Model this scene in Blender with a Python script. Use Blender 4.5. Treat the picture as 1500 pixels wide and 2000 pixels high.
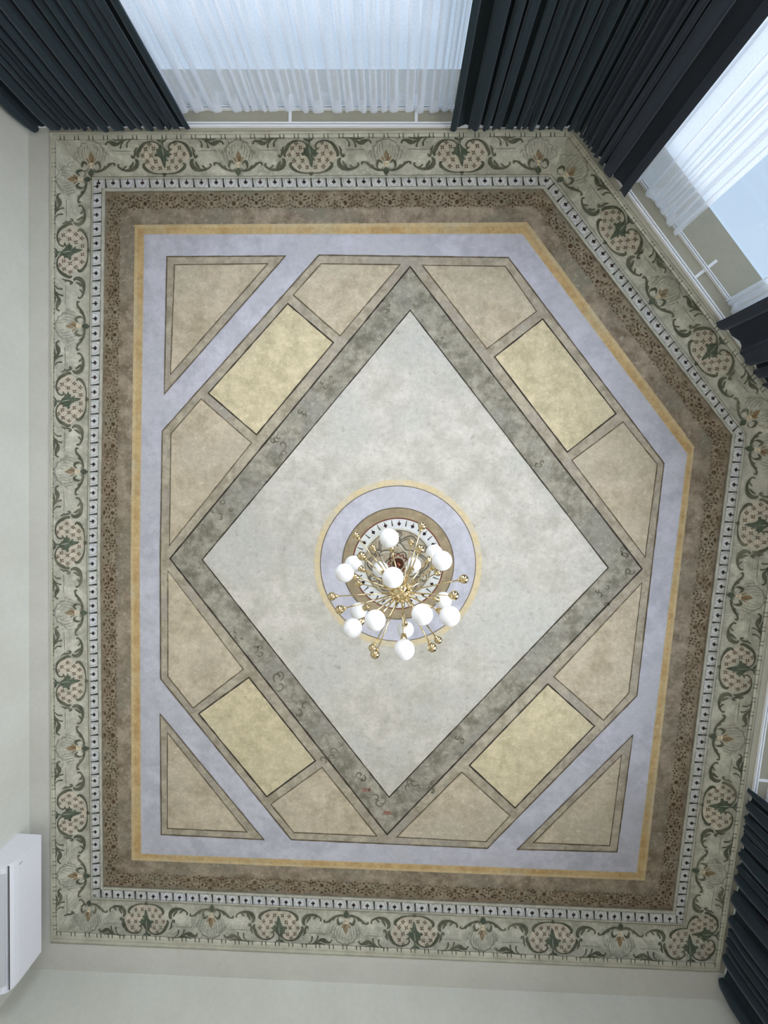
import bpy, bmesh, math, random
from mathutils import Vector, Matrix
from mathutils.geometry import tessellate_polygon

for o in list(bpy.data.objects): bpy.data.objects.remove(o)
S = bpy.context.scene
COL = S.collection

# ------------------------------------------------------------------ camera
F = 770.0                                   # focal length in pixels of a 1500 x 2000 frame
CAMZ = 1.0
zc = Vector((10, 40, -F)).normalized()      # world up, seen by the camera
xc = Vector((1, 0, 0)); xc = (xc - zc * xc.dot(zc)).normalized()
yc = zc.cross(xc)
CAM = Vector((0, 0, CAMZ))
cd = bpy.data.cameras.new('camera'); cam = bpy.data.objects.new('camera', cd); COL.objects.link(cam)
cd.sensor_fit = 'VERTICAL'; cd.sensor_height = 36; cd.sensor_width = 27; cd.lens = F / 2000 * 36; cd.clip_start = .02
M = Matrix((xc, yc, zc)).to_4x4(); M.translation = CAM
cam.matrix_world = M
S.camera = cam

# ------------------------------------------------------------------ sky, light, exposure
W = bpy.data.worlds.new('sky'); S.world = W; W.use_nodes = True
nt = W.node_tree; bg = nt.nodes['Background']
bg.inputs[0].default_value = (0.56, 0.73, 0.93, 1); bg.inputs[1].default_value = 1.0
S.view_settings.view_transform = 'Standard'; S.view_settings.look = 'None'
S.view_settings.exposure = 0.0; S.view_settings.gamma = 1.0; S.view_settings.use_curve_mapping = False
DAY = 1.0                                   # daylight entering through the three windows

E_LIT = 1.12                                # brightness the plaster receives
def lin(c):
    c /= 255.0
    return c / 12.92 if c <= .04045 else ((c + .055) / 1.055) ** 2.4
def C(r, g, b, k=None):
    k = E_LIT if k is None else k
    return (min(.9, lin(r) / k), min(.9, lin(g) / k), min(.9, lin(b) / k), 1)

def P(px, py, z):
    """the point of the horizontal plane at height z that lies on photograph pixel (px, py)"""
    d = Vector((px - 750, 1000 - py, -F))
    w = Vector((d.dot(xc), d.dot(yc), d.dot(zc)))
    return CAM + w * ((z - CAMZ) / w.z)

def area_light(name, a, b, z0, z1, inward, watts, col):
    l = bpy.data.lights.new(name, 'AREA'); l.shape = 'RECTANGLE'
    mid = (a + b) / 2; l.size = (b - a).length; l.size_y = z1 - z0; l.energy = watts; l.color = col; l.spread = math.radians(138)
    o = bpy.data.objects.new(name, l); COL.objects.link(o)
    o.location = (mid.x, mid.y, (z0 + z1) / 2)
    n = Vector((inward.x, inward.y, 0)).normalized()
    zax = -n; yax = Vector((0, 0, 1)); xax = yax.cross(zax)
    m = Matrix((xax, yax, zax)).transposed().to_4x4(); m.translation = o.location
    o.matrix_world = m
    return o

ZS = 3.75        # soffit / ledge height
ZC = 4.0         # ceiling
# plan, in pixels on the soffit plane: back of the window bays and the plain walls
PLAN = {'A': (55, 135), 'B': (1186, 135), 'C': (1692, 819), 'D': (1520, 1958), 'E': (58, 1892)}
PW = {k: P(v[0], v[1], ZS) for k, v in PLAN.items()}
def V2(p): return Vector((p.x, p.y, 0))
mid_room = Vector((0, .4, 0))
def inward(a, b):
    d = V2(b) - V2(a); n = Vector((-d.y, d.x, 0)).normalized()
    if n.dot(mid_room - V2(a)) < 0: n = -n
    return n
WIN = {1: (P(262, 135, ZS), P(985, 135, ZS), PW['A'], PW['B']),
       2: (P(1236, 203, ZS), P(1620, 721, ZS), PW['B'], PW['C']),
       3: (P(1661, 1030, ZS), P(1565, 1665, ZS), PW['C'], PW['D'])}
for k, (a, b, wa, wb) in WIN.items():
    n = inward(wa, wb)
    area_light('window_daylight', V2(a) + n * .07, V2(b) + n * .07, .15, 2.5, n, 54 * DAY * (V2(b) - V2(a)).length, (.92, .94, 1.0))

sl = bpy.data.lights.new('bounce_sun', 'SUN'); sl.energy = 5.5; sl.angle = math.radians(12); sl.color = (.95, .96, 1.0)  # added soft sun; its bounce off the floor lifts the dim left side
so = bpy.data.objects.new('bounce_sun', sl); COL.objects.link(so)
so.rotation_euler = Vector((-.60, .34, -.72)).to_track_quat('-Z', 'Y').to_euler()

# ------------------------------------------------------------------ helpers
def new_mat(name): 
    m = bpy.data.materials.new(name); m.use_nodes = True
    return m, m.node_tree, m.node_tree.nodes['Principled BSDF']
def plaster(name, c1, c2, c3=None, s=1.6, mid=.5, spread=.16, streak=None, rough=.9, bump=.15, fine=.12, c4=None, p4=.62):
    """weathered paint on plaster: c1/c2 mottle, c3 a second larger patchiness, c4 small worn flecks"""
    m, t, b = new_mat(name); N = t.nodes; L = t.links
    tc = N.new('ShaderNodeTexCoord'); mp = N.new('ShaderNodeMapping'); L.new(tc.outputs['Object'], mp.inputs[0])
    if streak: mp.inputs['Scale'].default_value = streak
    def noise(scale, det, rgh, src=mp, off=0):
        n = N.new('ShaderNodeTexNoise'); n.inputs['Scale'].default_value = scale
        n.inputs['Detail'].default_value = det; n.inputs['Roughness'].default_value = rgh
        L.new(src.outputs[0], n.inputs['Vector']); return n
    def ramp(n, lo, hi):
        r = N.new('ShaderNodeMapRange'); r.inputs[1].default_value = lo; r.inputs[2].default_value = hi; r.interpolation_type = 'SMOOTHSTEP'
        L.new(n.outputs[0], r.inputs[0]); return r
    def mix(f, a, bb):
        x = N.new('ShaderNodeMix'); x.data_type = 'RGBA'
        if isinstance(f, float): x.inputs[0].default_value = f
        else: L.new(f.outputs[0], x.inputs[0])
        for i, v in ((6, a), (7, bb)):
            if isinstance(v, tuple): x.inputs[i].default_value = v
            else: L.new(v.outputs[2], x.inputs[i])
        return x
    n1 = noise(s * 2.2, 9, .66)
    col = mix(ramp(n1, mid - spread, mid + spread), c1, c2)
    if c3:
        n2 = noise(s * .7, 6, .6)
        n2.noise_dimensions = '3D'
        col = mix(ramp(n2, .47, .68), col, c3)
    if c4:
        n4 = noise(s * 9, 5, .7)
        col = mix(ramp(n4, p4 - .06, p4 + .20), col, c4)
    if fine:
        n3 = noise(26, 6, .85)
        r = ramp(n3, .34, .66); r.inputs[3].default_value = 1 - fine; r.inputs[4].default_value = 1 + fine
        mu = N.new('ShaderNodeMix'); mu.data_type = 'RGBA'; mu.blend_type = 'MULTIPLY'; mu.inputs[0].default_value = 1
        L.new(col.outputs[2], mu.inputs[6]); L.new(r.outputs[0], mu.inputs[7]); col = mu
    L.new(col.outputs[2], b.inputs['Base Color'])
    b.inputs['Roughness'].default_value = rough; b.inputs['Specular IOR Level'].default_value = .2
    if bump:
        bp = N.new('ShaderNodeBump'); bp.inputs['Strength'].default_value = bump; bp.inputs['Distance'].default_value = .004
        nb = noise(60, 4, .6); L.new(nb.outputs[0], bp.inputs['Height']); L.new(bp.outputs[0], b.inputs['Normal'])
    return m
def plain(name, col, rough=.5, metal=0.0, spec=.5):
    m, t, b = new_mat(name); N = t.nodes; L = t.links
    n = N.new('ShaderNodeTexNoise'); n.inputs['Scale'].default_value = 14; n.inputs['Detail'].default_value = 3
    r = N.new('ShaderNodeMapRange'); r.inputs[3].default_value = .97; r.inputs[4].default_value = 1.03; L.new(n.outputs[0], r.inputs[0])
    mu = N.new('ShaderNodeMix'); mu.data_type = 'RGBA'; mu.blend_type = 'MULTIPLY'; mu.inputs[0].default_value = 1
    mu.inputs[6].default_value = col; L.new(r.outputs[0], mu.inputs[7]); L.new(mu.outputs[2], b.inputs['Base Color'])
    b.inputs['Roughness'].default_value = rough; b.inputs['Metallic'].default_value = metal
    b.inputs['Specular IOR Level'].default_value = spec
    return m

def link(name, verts, faces, mats, parent=None, idx=None, smooth=False):
    me = bpy.data.meshes.new(name); me.from_pydata([tuple(v) for v in verts], [], faces)
    for m in (mats if isinstance(mats, (list, tuple)) else [mats]): me.materials.append(m)
    if idx: me.polygons.foreach_set('material_index', idx)
    if smooth: me.polygons.foreach_set('use_smooth', [True] * len(me.polygons))
    me.update()
    o = bpy.data.objects.new(name, me); COL.objects.link(o)
    if parent: o.parent = parent
    return o
def empty(name, loc=(0, 0, 0)):
    o = bpy.data.objects.new(name, None); COL.objects.link(o); o.location = loc; o.empty_display_size = .1
    return o
def tag(o, label=None, cat=None, group=None, kind=None):
    if label: o['label'] = label
    if cat: o['category'] = cat
    if group: o['group'] = group
    if kind: o['kind'] = kind
    return o
class MB:
    def __init__(s): s.v = []; s.f = []; s.i = []
    def add(s, verts, faces, mi=0):
        n = len(s.v); s.v += [Vector(v) for v in verts]; s.f += [tuple(k + n for k in f) for f in faces]; s.i += [mi] * len(faces)
    def box(s, lo, hi, mi=0, m=None):
        x0, y0, z0 = lo; x1, y1, z1 = hi
        vs = [Vector(p) for p in ((x0,y0,z0),(x1,y0,z0),(x1,y1,z0),(x0,y1,z0),(x0,y0,z1),(x1,y0,z1),(x1,y1,z1),(x0,y1,z1))]
        if m: vs = [m @ v for v in vs]
        s.add(vs, [(0,3,2,1),(4,5,6,7),(0,1,5,4),(1,2,6,5),(2,3,7,6),(3,0,4,7)], mi)
    def tube(s, a, b, r0, r1=None, n=12, mi=0, caps=True):
        r1 = r0 if r1 is None else r1
        a = Vector(a); b = Vector(b); d = (b - a).normalized()
        u = d.orthogonal().normalized(); w = d.cross(u)
        vs = [a + (u * math.cos(k * 2 * math.pi / n) + w * math.sin(k * 2 * math.pi / n)) * r0 for k in range(n)]
        vs += [b + (u * math.cos(k * 2 * math.pi / n) + w * math.sin(k * 2 * math.pi / n)) * r1 for k in range(n)]
        fs = [(k, (k + 1) % n, n + (k + 1) % n, n + k) for k in range(n)]
        if caps: fs += [tuple(range(n - 1, -1, -1)), tuple(range(n, 2 * n))]
        s.add(vs, fs, mi)
    def lathe(s, a, d, prof, n=20, mi=0):
        a = Vector(a); d = Vector(d).normalized(); u = d.orthogonal().normalized(); w = d.cross(u)
        vs = []; fs = []
        for (h, r) in prof:
            for k in range(n):
                an = k * 2 * math.pi / n
                vs.append(a + d * h + (u * math.cos(an) + w * math.sin(an)) * max(r, 1e-4))
        for j in range(len(prof) - 1):
            for k in range(n):
                fs.append((j * n + k, j * n + (k + 1) % n, (j + 1) * n + (k + 1) % n, (j + 1) * n + k))
        fs.append(tuple(range(n - 1, -1, -1))); q = (len(prof) - 1) * n; fs.append(tuple(range(q, q + n)))
        s.add(vs, fs, mi)
    def sphere(s, c, r, nu=32, nv=18, mi=0, axis=(0, 0, 1)):
        prof = [(-r * math.cos(math.pi * j / nv), r * math.sin(math.pi * j / nv)) for j in range(nv + 1)]
        s.lathe(c, axis, prof, nu, mi)
    def build(s, name, mats, parent=None, smooth=False):
        return link(name, s.v, s.f, mats, parent, s.i, smooth)
def prism(name, pts, z0, z1, mat, parent=None):
    n = len(pts)
    v = [Vector((p.x, p.y, z0)) for p in pts] + [Vector((p.x, p.y, z1)) for p in pts]
    f = [tuple(range(n)), tuple(range(2 * n - 1, n - 1, -1))] + [(k, k + n, (k + 1) % n + n, (k + 1) % n) for k in range(n)]
    return link(name, v, f, mat, parent)

# ------------------------------------------------------------------ materials
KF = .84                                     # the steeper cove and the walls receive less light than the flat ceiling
mCREAM = plaster('cream_fresco', C(213, 210, 201), C(188, 186, 175), C(197, 198, 191), s=2.4, c4=C(166, 164, 152), p4=.60, fine=.09)
mBAND = plaster('grey_green_fresco', C(172, 169, 154), C(119, 117, 103), C(152, 150, 141), s=3.4, c4=C(185, 180, 165), p4=.58, fine=.16)
mFRAME = plaster('stone_border_fresco', C(188, 180, 161), C(152, 145, 127), C(167, 161, 149), s=4.0, c4=C(198, 191, 172), p4=.60, fine=.12)
mTAN = plaster('tan_fresco', C(206, 195, 172), C(178, 167, 143), C(190, 182, 163), s=2.4, c4=C(214, 206, 185), p4=.58, fine=.12)
mYEL = plaster('straw_fresco', C(218, 207, 174), C(190, 180, 148), C(205, 196, 166), s=4.2, c4=C(228, 220, 188), p4=.57, fine=.10)
mLAV = plaster('lavender_fresco', C(202, 203, 214), C(180, 182, 192), C(190, 192, 200), s=3.0, c4=C(162, 164, 172), p4=.63, fine=.06)
mORA = plaster('ochre_fresco', C(206, 180, 132), C(184, 152, 104), C(192, 174, 134), s=4.4, c4=C(212, 192, 150), p4=.58, fine=.12)
mORAL = plaster('pale_ochre_fresco', C(208, 188, 146), C(194, 172, 128), C(198, 186, 154), s=4.4, fine=.12)
mBRO = plaster('brown_fresco', C(170, 157, 138), C(124, 111, 94), C(138, 133, 117), s=3.2, c4=C(182, 174, 156), p4=.58, fine=.18)
mBRO2 = plaster('stencil_ground', C(160, 148, 128), C(120, 107, 88), C(142, 138, 120), s=5.0, c4=C(180, 164, 140), p4=.56, fine=.2)
mDOT = plaster('stencil_paint', C(78, 62, 44), C(98, 80, 58), C(120, 104, 82), s=7, bump=0, fine=.1)
mTRACE = plaster('stencil_tracery', C(180, 166, 144), C(154, 140, 116), s=5, bump=0, fine=.1)
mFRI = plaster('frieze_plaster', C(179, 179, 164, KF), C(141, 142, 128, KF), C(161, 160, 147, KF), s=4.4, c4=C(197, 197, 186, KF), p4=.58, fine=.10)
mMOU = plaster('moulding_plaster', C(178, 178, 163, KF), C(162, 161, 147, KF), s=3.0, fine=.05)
mEGG = plaster('egg_band_plaster', C(208, 211, 209, .98), C(188, 191, 187, .98), C(200, 203, 208, .98), s=5, fine=.07)
mEDGE = plaster('band_edge_plaster', C(200, 200, 188), C(176, 175, 160), s=4, fine=.07)
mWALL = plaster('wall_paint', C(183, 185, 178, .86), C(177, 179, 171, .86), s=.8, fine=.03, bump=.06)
mSOF = plaster('soffit_paint', C(176, 172, 154), C(170, 166, 148), s=.8, fine=.03, bump=.06)
mLEDGE = plaster('lightened_wall_paint', C(186, 187, 181, .84), C(180, 181, 174, .84), s=.8, fine=.03, bump=.06)  # wall paint made lighter to offset the shade on the horizontal ledge
mGRN = plaster('olive_ornament_paint', C(80, 85, 70), C(100, 103, 86), C(116, 116, 98), s=8, bump=0, fine=.15)
mLEAF = plaster('leaf_paint', C(78, 88, 74), C(98, 106, 90), s=8, bump=0, fine=.15)
mVEIN = plaster('leaf_vein_paint', C(172, 177, 158), C(152, 158, 138), s=6, bump=0)
mPINK = plaster('pale_pink_paint', C(186, 177, 160, .9), C(164, 163, 147, .9), C(174, 169, 152, .9), s=8, bump=0, fine=.08)
mCROSS = plaster('umber_cross_paint', C(76, 58, 48), C(96, 78, 64), s=6, bump=0)
mGOLD = plaster('amber_paint', C(146, 122, 86), C(150, 138, 114), s=8, bump=0)
mBEAD = plaster('bead_paint', C(232, 216, 184), C(212, 196, 162), s=6, bump=0)
mSHEL = plaster('shell_line_paint', C(134, 136, 122), C(150, 150, 136), s=6, bump=0)
mHIL = plaster('highlight_paint', C(202, 202, 188), C(190, 190, 174), s=6, bump=0)
mLAT = plaster('lattice_paint', C(158, 154, 138), C(166, 160, 144), s=6, bump=0)
mINK = plaster('black_line_paint', C(54, 50, 45), C(78, 72, 62), s=7, bump=0, fine=.1)
mBRN = plaster('brown_line_paint', C(92, 82, 66), C(116, 105, 86), s=7, bump=0, fine=.1)
mDART = plaster('dart_paint', C(40, 34, 36), C(60, 48, 48), s=7, bump=0)
mBAR = plaster('bar_paint', C(62, 64, 58), C(84, 84, 76), s=7, bump=0)
mUGR = plaster('egg_outline_paint', C(170, 170, 166), C(180, 180, 174), s=7, bump=0)
mSWRL = plaster('faded_scroll_paint', C(104, 102, 86), C(122, 120, 104), s=6, bump=0)
mREDP = plaster('faded_red_paint', C(160, 112, 100), C(144, 120, 106), s=6, bump=0)
mROSB = plaster('rosette_ring_paint', C(164, 151, 124), C(144, 131, 106), s=6, fine=.1)
mROSR = plaster('rosette_red_line', C(106, 62, 50), C(124, 80, 64), s=6, bump=0)
mROSI = plaster('rosette_centre_paint', C(178, 168, 146), C(150, 140, 118), C(174, 172, 158), s=9, fine=.12)
mROSL = plaster('rosette_line_paint', C(96, 90, 78), C(116, 110, 96), s=6, bump=0)
mHALO = plaster('yellow_halo_paint', C(216, 200, 158), C(208, 196, 166), C(206, 200, 180), s=9, fine=.08)
mBRASS = plain('polished_brass', (.68, .56, .33, 1), .06, 1.0)
mCOPP = plain('dark_copper', (.22, .09, .06, 1), .2, 1.0)
mGLOBE = plain('opal_glass', (.88, .90, .93, 1), .28, 0, .5)
mWHITE = plain('white_plastic', (.72, .74, .80, 1), .35)
mWHIT2 = plain('off_white_plastic', (.52, .55, .60, 1), .4)
mDARKP = plain('dark_plastic', (.03, .03, .035, 1), .5)
mRAIL = plain('white_rail', (.80, .82, .84, 1), .35)
mFLOOR = plaster('oak_floor', C(218, 208, 192), C(202, 190, 172), s=1.2, streak=(1, 9, 1), rough=.45)

def cloth_mat(name, c1, c2):
    m, t, b = new_mat(name); N = t.nodes; L = t.links
    tc = N.new('ShaderNodeTexCoord')
    n = N.new('ShaderNodeTexNoise'); n.inputs['Scale'].default_value = 260; n.inputs['Detail'].default_value = 2
    L.new(tc.outputs['Object'], n.inputs[0])
    x = N.new('ShaderNodeMix'); x.data_type = 'RGBA'; L.new(n.outputs[0], x.inputs[0]); x.inputs[6].default_value = c1; x.inputs[7].default_value = c2
    L.new(x.outputs[2], b.inputs['Base Color']); b.inputs['Roughness'].default_value = .75
    b.inputs['Sheen Weight'].default_value = .45; b.inputs['Sheen Roughness'].default_value = .35; b.inputs['Sheen Tint'].default_value = (.7, .82, 1, 1); b.inputs['Specular IOR Level'].default_value = .25
    return m
mDRAPE = cloth_mat('charcoal_drape', (.010, .020, .026, 1), (.024, .039, .048, 1))
mDRAPE2 = cloth_mat('slate_drape', (.018, .025, .036, 1), (.036, .045, .062, 1))
def sheer_mat(name, dens):
    m = bpy.data.materials.new(name); m.use_nodes = True; t = m.node_tree; N = t.nodes; L = t.links; N.clear()
    out = N.new('ShaderNodeOutputMaterial'); tr = N.new('ShaderNodeBsdfTransparent'); df = N.new('ShaderNodeBsdfDiffuse'); tl = N.new('ShaderNodeBsdfTranslucent')
    df.inputs[0].default_value = (.93, .94, .97, 1); tl.inputs[0].default_value = (.95, .96, .99, 1)
    a = N.new('ShaderNodeMixShader'); a.inputs[0].default_value = .6; L.new(df.outputs[0], a.inputs[1]); L.new(tl.outputs[0], a.inputs[2])
    b = N.new('ShaderNodeMixShader'); L.new(tr.outputs[0], b.inputs[1]); L.new(a.outputs[0], b.inputs[2])
    n = N.new('ShaderNodeTexNoise'); n.inputs['Scale'].default_value = 120; tc = N.new('ShaderNodeTexCoord'); L.new(tc.outputs['Object'], n.inputs[0])
    r = N.new('ShaderNodeMapRange'); r.inputs[3].default_value = dens - .08; r.inputs[4].default_value = dens + .08
    L.new(n.outputs[0], r.inputs[0]); L.new(r.outputs[0], b.inputs[0]); L.new(b.outputs[0], out.inputs[0])
    return m
mSHEER = sheer_mat('white_voile', .52); mTAPE = sheer_mat('voile_heading_tape', .5)
m = bpy.data.materials.new('window_glass'); m.use_nodes = True; t = m.node_tree; t.nodes.clear()
o_ = t.nodes.new('ShaderNodeOutputMaterial'); g_ = t.nodes.new('ShaderNodeBsdfGlossy'); g_.inputs['Roughness'].default_value = .02
t_ = t.nodes.new('ShaderNodeBsdfTransparent'); x_ = t.nodes.new('ShaderNodeMixShader'); x_.inputs[0].default_value = .05
t.links.new(t_.outputs[0], x_.inputs[1]); t.links.new(g_.outputs[0], x_.inputs[2]); t.links.new(x_.outputs[0], o_.inputs[0])
mGLASS = m

# ------------------------------------------------------------------ the ceiling and its outlines (pixel outlines of the photograph)
L0 = dict(tl=(97, 258), t2=(1112, 252), r1=(1558, 832), br=(1405, 1899), bl=(99, 1842))
L1 = dict(tl=(108, 273), t2=(1109, 266), r1=(1543, 836), br=(1397, 1882), bl=(110, 1820), lm=(103, 1100))
L2 = dict(tl=(178, 345), t2=(1077, 340), r1=(1459, 848), br=(1338, 1809), bl=(177, 1757), lm=(169, 1100))
L3 = dict(tl=(206, 375), t2=(1059, 370), r1=(1429, 850), br=(1313, 1778), bl=(202, 1731), lm=(196, 1100))
L4 = dict(tl=(263, 439), t2=(1030, 434), r1=(1356, 872), br=(1260, 1720), bl=(257, 1680), lm=(255, 1100))
L5 = dict(tl=(281, 457), t2=(1020, 456), r1=(1343, 886), br=(1244, 1705), bl=(275, 1668), lm=(272, 1100))
L0['lm'] = (95, 1100)
ORDER = ['tl', 't2', 'r1', 'br', 'bl', 'lm']
def loop(Ld): return [Ld[k] for k in ORDER]

def slab(name, pts, z, mat, parent, thick=.0006):
    """a flat coat of paint: polygon in pixels at height z"""
    v = [P(x, y, z) for x, y in pts]
    return link(name, v, [tuple(range(len(v)))], mat, parent)
def ring(name, outer, inner, z, mat, parent):
    n = len(outer); v = [P(x, y, z) for x, y in outer] + [P(x, y, z) for x, y in inner]
    return link(name, v, [(k, (k + 1) % n, n + (k + 1) % n, n + k) for k in range(n)], mat, parent)
def offset_poly(pts, d):
    n = len(pts); out = []
    area = sum(pts[i][0] * pts[(i + 1) % n][1] - pts[(i + 1) % n][0] * pts[i][1] for i in range(n))
    sg = 1 if area > 0 else -1
    for i in range(n):
        p0 = Vector(pts[i - 1]); p1 = Vector(pts[i]); p2 = Vector(pts[(i + 1) % n])
        e1 = (p1 - p0).normalized(); e2 = (p2 - p1).normalized()
        n1 = Vector((-e1.y, e1.x)) * sg; n2 = Vector((-e2.y, e2.x)) * sg
        b = (n1 + n2); b = b / max(.3, b.dot(n1)) if b.length > 1e-6 else n1
        q = p1 + b * d; out.append((q.x, q.y))
    return out
def outline(pts, w, z, mat, parent, name='outline'):
    rr = random.Random(int(pts[0][0] * 7 + pts[0][1]))
    # subdivide so the hand-painted line wavers in width
    sub = []
    n = len(pts)
    a = offset_poly(pts, w / 2); b = offset_poly(pts, -w / 2)
    va = []; vb = []
    for i in range(n):
        j = (i + 1) % n; L = math.dist(pts[i], pts[j]); k = max(1, int(L / 14))
        for q in range(k):
            f = q / k; wv = 0 if q == 0 else rr.uniform(-.35, .35)
            pa = (a[i][0] + (a[j][0] - a[i][0]) * f, a[i][1] + (a[j][1] - a[i][1]) * f)
            pb = (b[i][0] + (b[j][0] - b[i][0]) * f, b[i][1] + (b[j][1] - b[i][1]) * f)
            dx, dy = (pa[0] - pb[0]) * wv * .5, (pa[1] - pb[1]) * wv * .5
            va.append((pa[0] + dx, pa[1] + dy)); vb.append((pb[0] - dx, pb[1] - dy))
    return ring(name, va, vb, z, mat, parent)

base_pts = [P(x, y, ZC) for x, y in loop(L0)]
ceiling = prism('ceiling', [P(*L2[k], 4.0) for k in ORDER], ZC, ZC + .1, mBRO)
tag(ceiling, 'painted plaster ceiling with a diamond in a many-sided frame', kind='structure')
Zp = lambda k: ZC - .0012 * k
ring('stencil_border', loop(L3), [tuple(Vector(a).lerp(Vector(b), .50)) for a, b in zip(loop(L3), loop(L4))], Zp(1), mBRO2, ceiling)
ring('ochre_border', loop(L4), loop(L5), Zp(1), mORA, ceiling)
_in = [tuple(Vector(a).lerp(Vector(b), .36)) for a, b in zip(loop(L4), loop(L5))]
_in0 = [tuple(Vector(a).lerp(Vector(b), .0)) for a, b in zip(loop(L4), loop(L5))]
ring('pale_ochre_stripe', _in0, _in, Zp(2), mORAL, ceiling)
slab('lavender_field', loop(L5), Zp(1), mLAV, ceiling)
outline(loop(L5), 1.6, Zp(2), mORAL, ceiling, 'border_line')

OCT = [(623, 498), (993, 503), (1297, 905), (1244, 1359), (952, 1657), (569, 1640), (314, 1326), (313, 1088), (317, 842)]
slab('stone_frame', OCT, Zp(2), mFRAME, ceiling)
outline(OCT, 2.2, Zp(4), mBRN, ceiling)
TRI = [([(326, 501), (557, 500), (321, 769)], [(341, 517), (523, 515), (333, 731)]),
       ([(313, 1395), (515, 1640), (315, 1630)], [(327, 1431), (482, 1625), (327, 1618)]),
       ([(1236, 1436), (1205, 1664), (1011, 1659)], [(1214, 1475), (1191, 1652), (1042, 1646)])]
for out, inn in TRI:
    t = slab('triangular_frame', out, Zp(2), mFRAME, ceiling); outline(out, 2.2, Zp(4), mBRN, t)
    t = slab('triangular_panel', inn, Zp(3), mTAN, ceiling); outline(inn, 1.9, Zp(4), mBRN, t)
PENT = [[(627, 515), (781, 517), (664, 656), (573, 576)],
        [(825, 518), (987, 520), (1048, 608), (951, 681)],
        [(1217, 824), (1284, 907), (1260, 1088), (1117, 899)],
        [(1254, 1138), (1228, 1354), (1179, 1407), (1082, 1322)],
        [(902, 1508), (996, 1593), (949, 1644), (775, 1635)],
        [(629, 1499), (736, 1633), (574, 1626), (529, 1571)],
        [(328, 1115), (475, 1307), (377, 1383), (328, 1321)],
        [(331, 1065), (491, 865), (393, 779), (334, 847)]]
for p in PENT:
    t = slab('tan_panel', p, Zp(3), mTAN, ceiling); outline(p, 1.9, Zp(4), mBRN, t)
RECT = [[(562, 593), (651, 669), (501, 849), (407, 768)], [(1060, 623), (1203, 808), (1108, 883), (966, 697)],
        [(1070, 1336), (1161, 1418), (1006, 1578), (917, 1495)], [(486, 1323), (616, 1486), (521, 1556), (388, 1394)]]
for p in RECT:
    t = slab('straw_panel', p, Zp(3), mYEL, ceiling); outline(p, 2.6, Zp(4), mINK, t)
DO = [(801, 521), (1254, 1111), (756, 1630), (332, 1091)]; DI = [(801, 606), (1188, 1109), (760, 1557), (395, 1093)]
t = slab('diamond_border', DO, Zp(3), mBAND, ceiling); outline(DO, 2.8, Zp(4), mINK, t)
dia = slab('diamond_field', DI, Zp(4), mCREAM, ceiling); outline(DI, 2.2, Zp(5), mINK, dia)

# ------------------------------------------------------------------ ribbons and blobs for painted ornament
def catmull(pts, n=5):
    out = []
    for i in range(len(pts) - 1):
        p0 = pts[max(0, i - 1)]; p1 = pts[i]; p2 = pts[i + 1]; p3 = pts[min(len(pts) - 1, i + 2)]
        for k in range(n):
            t = k / n
            out.append(tuple(.5 * ((2 * b) + (-a + c) * t + (2 * a - 5 * b + 4 * c - d) * t * t + (-a + 3 * b - 3 * c + d) * t ** 3)
                             for a, b, c, d in zip(p0, p1, p2, p3)))
    out.append(tuple(pts[-1])); return out
class Art:
    """polygons in a flat design space, mapped to a surface when built"""
    def __init__(s, wk=1.0): s.t = []; s.wk = wk
    def tri(s, a, b, c, m, lay): s.t.append(((a, b, c), m, lay))
    def stroke(s, pts, m, lay=2, n=5):
        q = catmull([(p[0], p[1], p[2]) for p in pts], n)
        L = []; R = []
        for i, (x, y, w) in enumerate(q):
            a = q[max(0, i - 1)]; b = q[min(len(q) - 1, i + 1)]
            dx, dy = b[0] - a[0], b[1] - a[1]; l = math.hypot(dx, dy) or 1
            w = max(w * s.wk, .45); L.append((x - dy / l * w, y + dx / l * w)); R.append((x + dy / l * w, y - dx / l * w))
        for i in range(len(q) - 1):
            s.tri(L[i], L[i + 1], R[i + 1], m, lay); s.tri(L[i], R[i + 1], R[i], m, lay)
    def poly(s, pts, m, lay=2):
        for f in tessellate_polygon([[Vector((x, y, 0)) for x, y in pts]]):
            s.tri(pts[f[0]], pts[f[1]], pts[f[2]], m, lay)
    def blob(s, x, y, rx, ry, m, lay=2, rot=0, n=8):
        c, sn = math.cos(rot), math.sin(rot)
        s.poly([(x + rx * math.cos(k * 2 * math.pi / n) * c - ry * math.sin(k * 2 * math.pi / n) * sn,
                 y + rx * math.cos(k * 2 * math.pi / n) * sn + ry * math.sin(k * 2 * math.pi / n) * c) for k in range(n)], m, lay)
    def mirror(s, x0):
        s.t += [(tuple((2 * x0 - p[0], p[1]) for p in t), m, l) for t, m, l in s.t]; return s
    def flip(s, x0):
        r = Art(); r.t = [(tuple((2 * x0 - p[0], p[1]) for p in t), m, l) for t, m, l in s.t]; return r

# ------------------------------------------------------------------ cove frieze and egg band
def proj(side, p): return (Vector(p) - side['o']).dot(side['d'])
def line_at(side, key, a):
    pts = side[key]; A = [proj(side, p) for p in pts]
    for i in range(len(A) - 1):
        if a <= A[i + 1] or i == len(A) - 2:
            f = (a - A[i]) / (A[i + 1] - A[i]); return Vector(pts[i]).lerp(Vector(pts[i + 1]), f)
def zf(t): return 3.775 + .18 * math.sin(max(0, min(1, t)) * math.pi / 2)
SIDES = {}
for nm, keys in (('top', ['tl', 't2']), ('diag', ['t2', 'r1']), ('right', ['r1', 'br']), ('bottom', ['br', 'bl']), ('left', ['bl', 'lm', 'tl'])):
    s = {'L%d' % k: [Ld[q] for q in keys] for k, Ld in enumerate((L0, L1, L2, L3))}
    s['o'] = Vector(s['L1'][0]); s['d'] = (Vector(s['L1'][-1]) - s['o']).normalized()
    SIDES[nm] = s
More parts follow.
